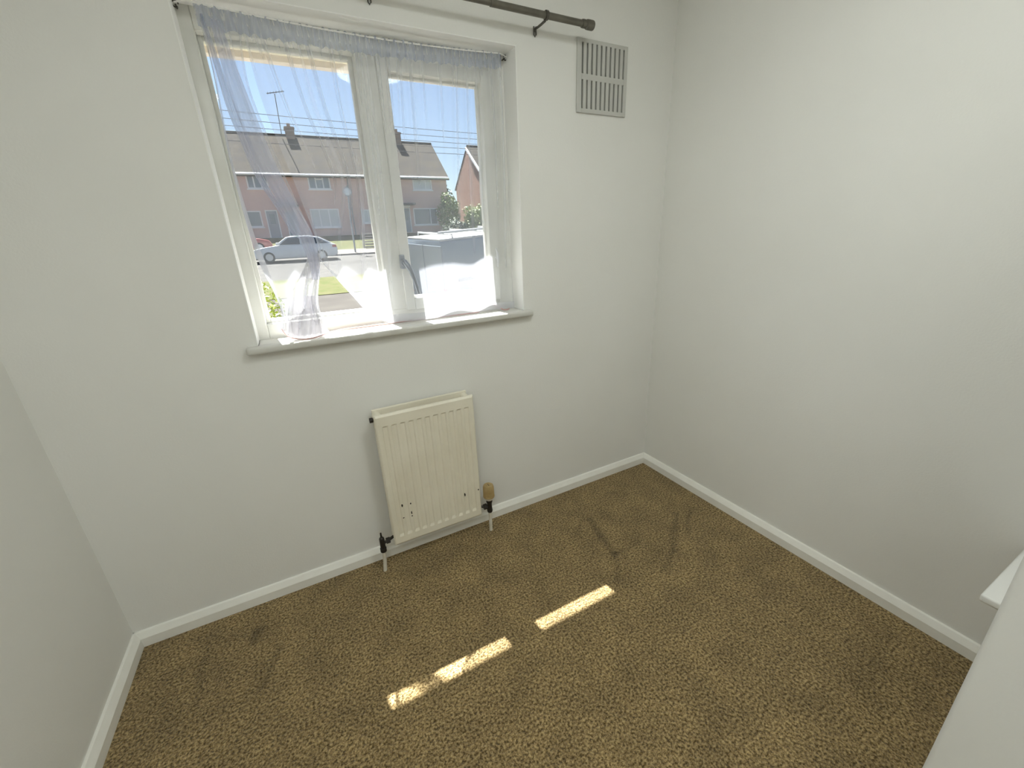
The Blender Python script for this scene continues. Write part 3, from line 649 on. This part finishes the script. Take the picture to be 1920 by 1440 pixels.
for xx, lb in ((-12, 'wooden telegraph pole at the left end of the overhead cables'), (34, 'wooden telegraph pole at the right end of the overhead cables')):
    tp = thing('telegraph_pole', lb, 'pole', (xx, 29.6, gz(30)), 'poles carrying the overhead cables')
    a = MB(); a.tube([(xx, 29.6, gz(30)-.3), (xx, 29.6, 9.3)], [.14, .10], 10); a.build('pole', M['stem'], tp, smooth=True)
    for zz in (8.8, 7.1):
        a = MB(); a.box(xx-.06, xx+.06, 28.9, 30.8, zz-.06, zz+.06); a.build('crossarm', M['stem'], tp)

# road sign post
sp = thing('sign_post', 'slim grey post with a round sign in front of the terrace', 'sign post', (2.86, 31, gz(31)))
a = MB(); a.tube([(2.83, 31, gz(31)), (2.86, 31, 2.6), (2.98, 31, 5.0)], .06, 10); a.build('post', M['poleg'], sp, smooth=True)
a = MB(); a.lathe([(.30, 30.90), (.30, 30.93)], (2.93, 0, 4.6), 24, 'y'); sg = a.build('round_sign', M['poleg'], sp)
a = MB(); a.lathe([(.24, 30.885), (.24, 30.90)], (2.93, 0, 4.6), 24, 'y'); a.build('sign_face', M['curtw'], sg)

# slatted garden fence
fe = thing('slatted_fence', 'pale horizontal slat fence in front of the terrace', 'fence', (5.0, 33, gz(33)))
b0 = gz(33)
for i in range(6):
    s_ = MB(); s_.box(3.75, 6.6, 32.97, 33.0, b0+.08+i*.19, b0+.19+i*.19); s_.build('slat', M['wood'], fe)
for xx in (3.8, 5.2, 6.55):
    s_ = MB(); s_.box(xx-.05, xx+.05, 33.0, 33.1, b0-.1, b0+1.25); s_.build('post', M['wood'], fe)

# foliage: leaves gathered round stems
def foliage(name, label, cat, c, rx, ry, rz, n, leaf, mt, group=None, stems=5, shell=.45):
    base = thing(name, label, cat, (c[0], c[1], c[2]-rz), group)
    lm = MB()
    for i in range(n):
        while True:
            d = Vector((random.gauss(0, 1), random.gauss(0, 1), random.gauss(0, 1)))
            if d.length > .01: break
        d.normalize(); r = shell + (1-shell)*random.random()**.5
        bumpy = 1 + .16*math.sin(5*d.x+3*d.z+c[0]) + .12*math.sin(9*d.y+4*d.x)
        p = Vector((c[0]+d.x*rx*r*bumpy, c[1]+d.y*ry*r*bumpy, c[2]+d.z*rz*r*bumpy))
        nrm = (d*.7 + Vector((random.gauss(0, .6), random.gauss(0, .6), random.gauss(0, .6)+.4))).normalized()
        t = nrm.orthogonal().normalized(); t.rotate(Matrix.Rotation(random.uniform(0, 6.28), 3, nrm)); w = nrm.cross(t)
        L = leaf*random.uniform(.7, 1.3); b = len(lm.v)
        lm.v += [tuple(p - t*L*.5), tuple(p + w*L*.28 + nrm*L*.08), tuple(p + t*L*.55), tuple(p - w*L*.28 + nrm*L*.08)]
        lm.f += [[b, b+1, b+2], [b, b+2, b+3]]
    o = lm.build('leaves', mt, base); o['kind'] = 'stuff'
    sm_ = MB()
    for k in range(stems):
        g = 2*math.pi*k/stems; q = .55
        sm_.tube([(c[0]+.1*rx*math.cos(g), c[1]+.1*ry*math.sin(g), c[2]-rz), (c[0]+.3*rx*math.cos(g), c[1]+.3*ry*math.sin(g), c[2]-.2*rz), (c[0]+q*rx*math.cos(g), c[1]+q*ry*math.sin(g), c[2]+.5*rz)], [.05*rx+.006, .03*rx+.004, .01*rx+.002], 6)
    sm_.build('stems', M['stem'], base)
    return base
foliage('garden_hedge', 'bright yellow-green hedge just outside the left pane', 'hedge', (-2.35, 3.0, .32), .62, 1.3, .84, 9000, .045, M['leaf'], shell=.55)
foliage('street_shrub', 'pale green shrub in the gap between the two houses', 'shrub', (12.9, 38.5, 3.7), 1.1, 1.0, 1.5, 1500, .26, M['leafd'])
foliage('street_shrub', 'bushy olive shrub in front of the gable house', 'shrub', (15.2, 37.0, 2.9), 1.5, 1.2, 1.3, 1800, .26, M['leafd'])
foliage('background_tree', 'dark green tree far behind the gap between the houses', 'tree', (17.0, 54, 4.8), 2.4, 2.0, 3.0, 2200, .45, M['leafk'])
foliage('low_hedge', 'dark clipped hedge below the gap between houses', 'hedge', (12.4, 35.2, 1.95), 1.3, .7, .9, 1500, .22, M['leafk'])

# cars ------------------------------------------------------------------
def side_car(name, label, x0, y0, z0, L, Wd, H, paint, flip=1):
    """car seen from its side; front towards -x when flip=1"""
    root = thing(name, label, 'car', (x0+L/2, y0, z0))
    X = lambda u: x0 + (u if flip == 1 else 1-u)*L
    low = [(0.0, .30), (.01, .20), (.06, .15), (.95, .15), (1.0, .22), (1.0, .45), (.985, .62), (.93, .66), (.30, .655), (.16, .60), (.04, .52)]
    b = MB(); b.prism([(X(u), z0+v*H) for u, v in low], lambda u, v, d: Vector((u, d, v)), y0-Wd/2, y0+Wd/2); body = b.build('body', paint, root, bevel=.05, seg=2, smooth=True)
    cab = [(.27, .64), (.42, .97), (.50, 1.0), (.68, 1.0), (.80, .93), (.96, .65)]
    b = MB()
    n = len(cab); bs = len(b.v)
    for s_, ins in ((-1, 0), (1, 0)):
        for u, v in cab:
            k = (v-.64)/.36; b.v.append((X(u), y0+s_*(Wd/2-.04-.16*k), z0+v*H))
    b.f += [[i for i in range(n)], [n+i for i in range(n)][::-1]] + [[i, (i+1) % n, n+(i+1) % n, n+i] for i in range(n)]
    b.build('roof', paint, root, bevel=.03, smooth=True)
    for s_ in (-1, 1):
        q = []
        for (u, v) in [(.325, .675), (.44, .935), (.565, .945), (.565, .675)]: q.append((u, v))
        q2 = [(.585, .675), (.585, .945), (.69, .945), (.79, .885), (.90, .675)]
        for poly in (q, q2):
            gw = MB(); o_ = 0; gw.v += [(X(u), y0+s_*(Wd/2-.036-.16*((v-.64)/.36)+.012), z0+v*H) for u, v in poly]; gw.f.append([o_+i for i in range(len(poly))]); gw.build('side_window', M['carg'], root)
    for u in (.19, .80):
        for s_ in (-1, 1):
            wv = MB(); wv.lathe([(.20, -.11), (.30, -.10), (.315, -.06), (.315, .06), (.30, .10), (.2, .11)], (X(u), y0+s_*(Wd/2-.09), z0+.315), 22, 'y'); wh = wv.build('wheel', M['tyre'], root, smooth=True)
            wv = MB(); wv.lathe([(.20, -.016), (.19, .012), (.05, .016)], (X(u), y0+s_*(Wd/2+.012), z0+.315), 22, 'y'); wv.build('rim', M['rim'], wh, smooth=True)
    mi = MB(); mi.box(X(.31)-.09, X(.31)+.09, y0-Wd/2-.16, y0-Wd/2+.01, z0+.66*H, z0+.76*H); mi.build('wing_mirror', paint, root, bevel=.02)
    hl = MB(); hl.box(min(X(.99), X(.94)), max(X(.99), X(.94)), y0-Wd/2-.01, y0-Wd/2+.2, z0+.50*H, z0+.60*H); hl.build('tail_lamp', M['lampred'], root, bevel=.01)
    return root
side_car('parked_car', 'white hatchback parked side-on across the street', -3.42, 28.5, gz(28.5)-.02, 4.75, 1.75, 1.47, M['carw'])
side_car('parked_car', 'dark red car parked further left across the street', -6.6, 33.9, gz(33.9)+.02, 4.3, 1.7, 1.45, M['carr'], -1)

# van, parked on the drive slope: near rear corner towards the viewer
van = thing('parked_van', 'grey-blue van with a pale roof and roof rack seen through the casement', 'van', (0, 0, 0))
VWd, VLn, VH = 1.68, 4.3, 1.78
def vbox(x0, x1, y0, y1, z0, z1): return MB().box(x0, x1, y0, y1, z0, z1)
# local axes: +x along the van's length, +y along its rear, z up ; near corner at local origin
sec = [(0, .28), (0, 1.2), (.10, 1.70), (.16, 1.74), (VWd-.16, 1.74), (VWd-.10, 1.70), (VWd, 1.2), (VWd, .28)]
b = MB(); b.prism(sec, lambda u, v, d: Vector((d, u, v)), 0, VLn-1.0); vb = b.build('body', M['van'], van, bevel=.03, smooth=True)
b = MB(); b.prism([(VLn-1.02, .28), (VLn-1.02, 1.72), (VLn-.75, 1.62), (VLn-.25, 1.05), (VLn+.2, .95), (VLn+.25, .3)], lambda u, v, d: Vector((u, d, v)), .03, VWd-.03); b.build('cab', M['van'], van, bevel=.03, smooth=True)
b = MB(); b.prism([(.12, 1.725), (.14, 1.775), (VWd-.14, 1.775), (VWd-.12, 1.725)], lambda u, v, d: Vector((d, u, v)), .01, VLn-1.05); b.build('roof_panel', M['vanr'], van, bevel=.015)
for xx in (.35, 1.35, 2.35):
    r_ = MB(); r_.tube([(xx, .10, 1.77), (xx, .12, 1.85), (xx, VWd-.12, 1.85), (xx, VWd-.10, 1.77)], .02, 8); r_.build('rack_bar', M['poleg'], van)
r_ = MB(); r_.tube([(.2, .45, 1.88), (2.6, .45, 1.88)], .035, 10); r_.build('pipe_tube', M['poleg'], van)
for (ya_, yb_) in ((.09, VWd/2-.02), (VWd/2+.02, VWd-.09)):
    d_ = vbox(-.018, .002, ya_, yb_, .45, 1.62); dd = d_.build('rear_door', M['van'], van, bevel=.008)
    g_ = vbox(-.026, -.016, ya_+.10, yb_-.10, .95, .98); g_.build('door_rib', M['van'], dd)
for yy in (.06, VWd-.12): l_ = vbox(-.03, .01, yy-.04, yy+.06, .42, .66); l_.build('tail_lamp', M['lampred'], van, bevel=.01)
s_ = vbox(1.25, 1.27, -.012, .004, .5, 1.62); s_.build('door_seam', M['carg'], van)
s_ = vbox(.35, 2.2, -.02, .0, .78, .84); s_.build('rub_strip', M['tyre'], van)
for xx in (.75, 3.35):
    for yy in (.11, VWd-.11):
        w_ = MB(); w_.lathe([(.2, -.10), (.31, -.09), (.32, 0), (.31, .09), (.2, .10)], (xx, yy, .32), 20, 'y'); w_.build('wheel', M['tyre'], van, smooth=True)
ang = math.atan2(.276, .96)
van.matrix_world = Matrix.Translation((1.60, 8.0, -.47)) @ Matrix.Rotation(ang, 4, 'Z') @ Matrix.Rotation(math.radians(3.6), 4, 'X') @ Matrix.Rotation(math.radians(-3.0), 4, 'Y')
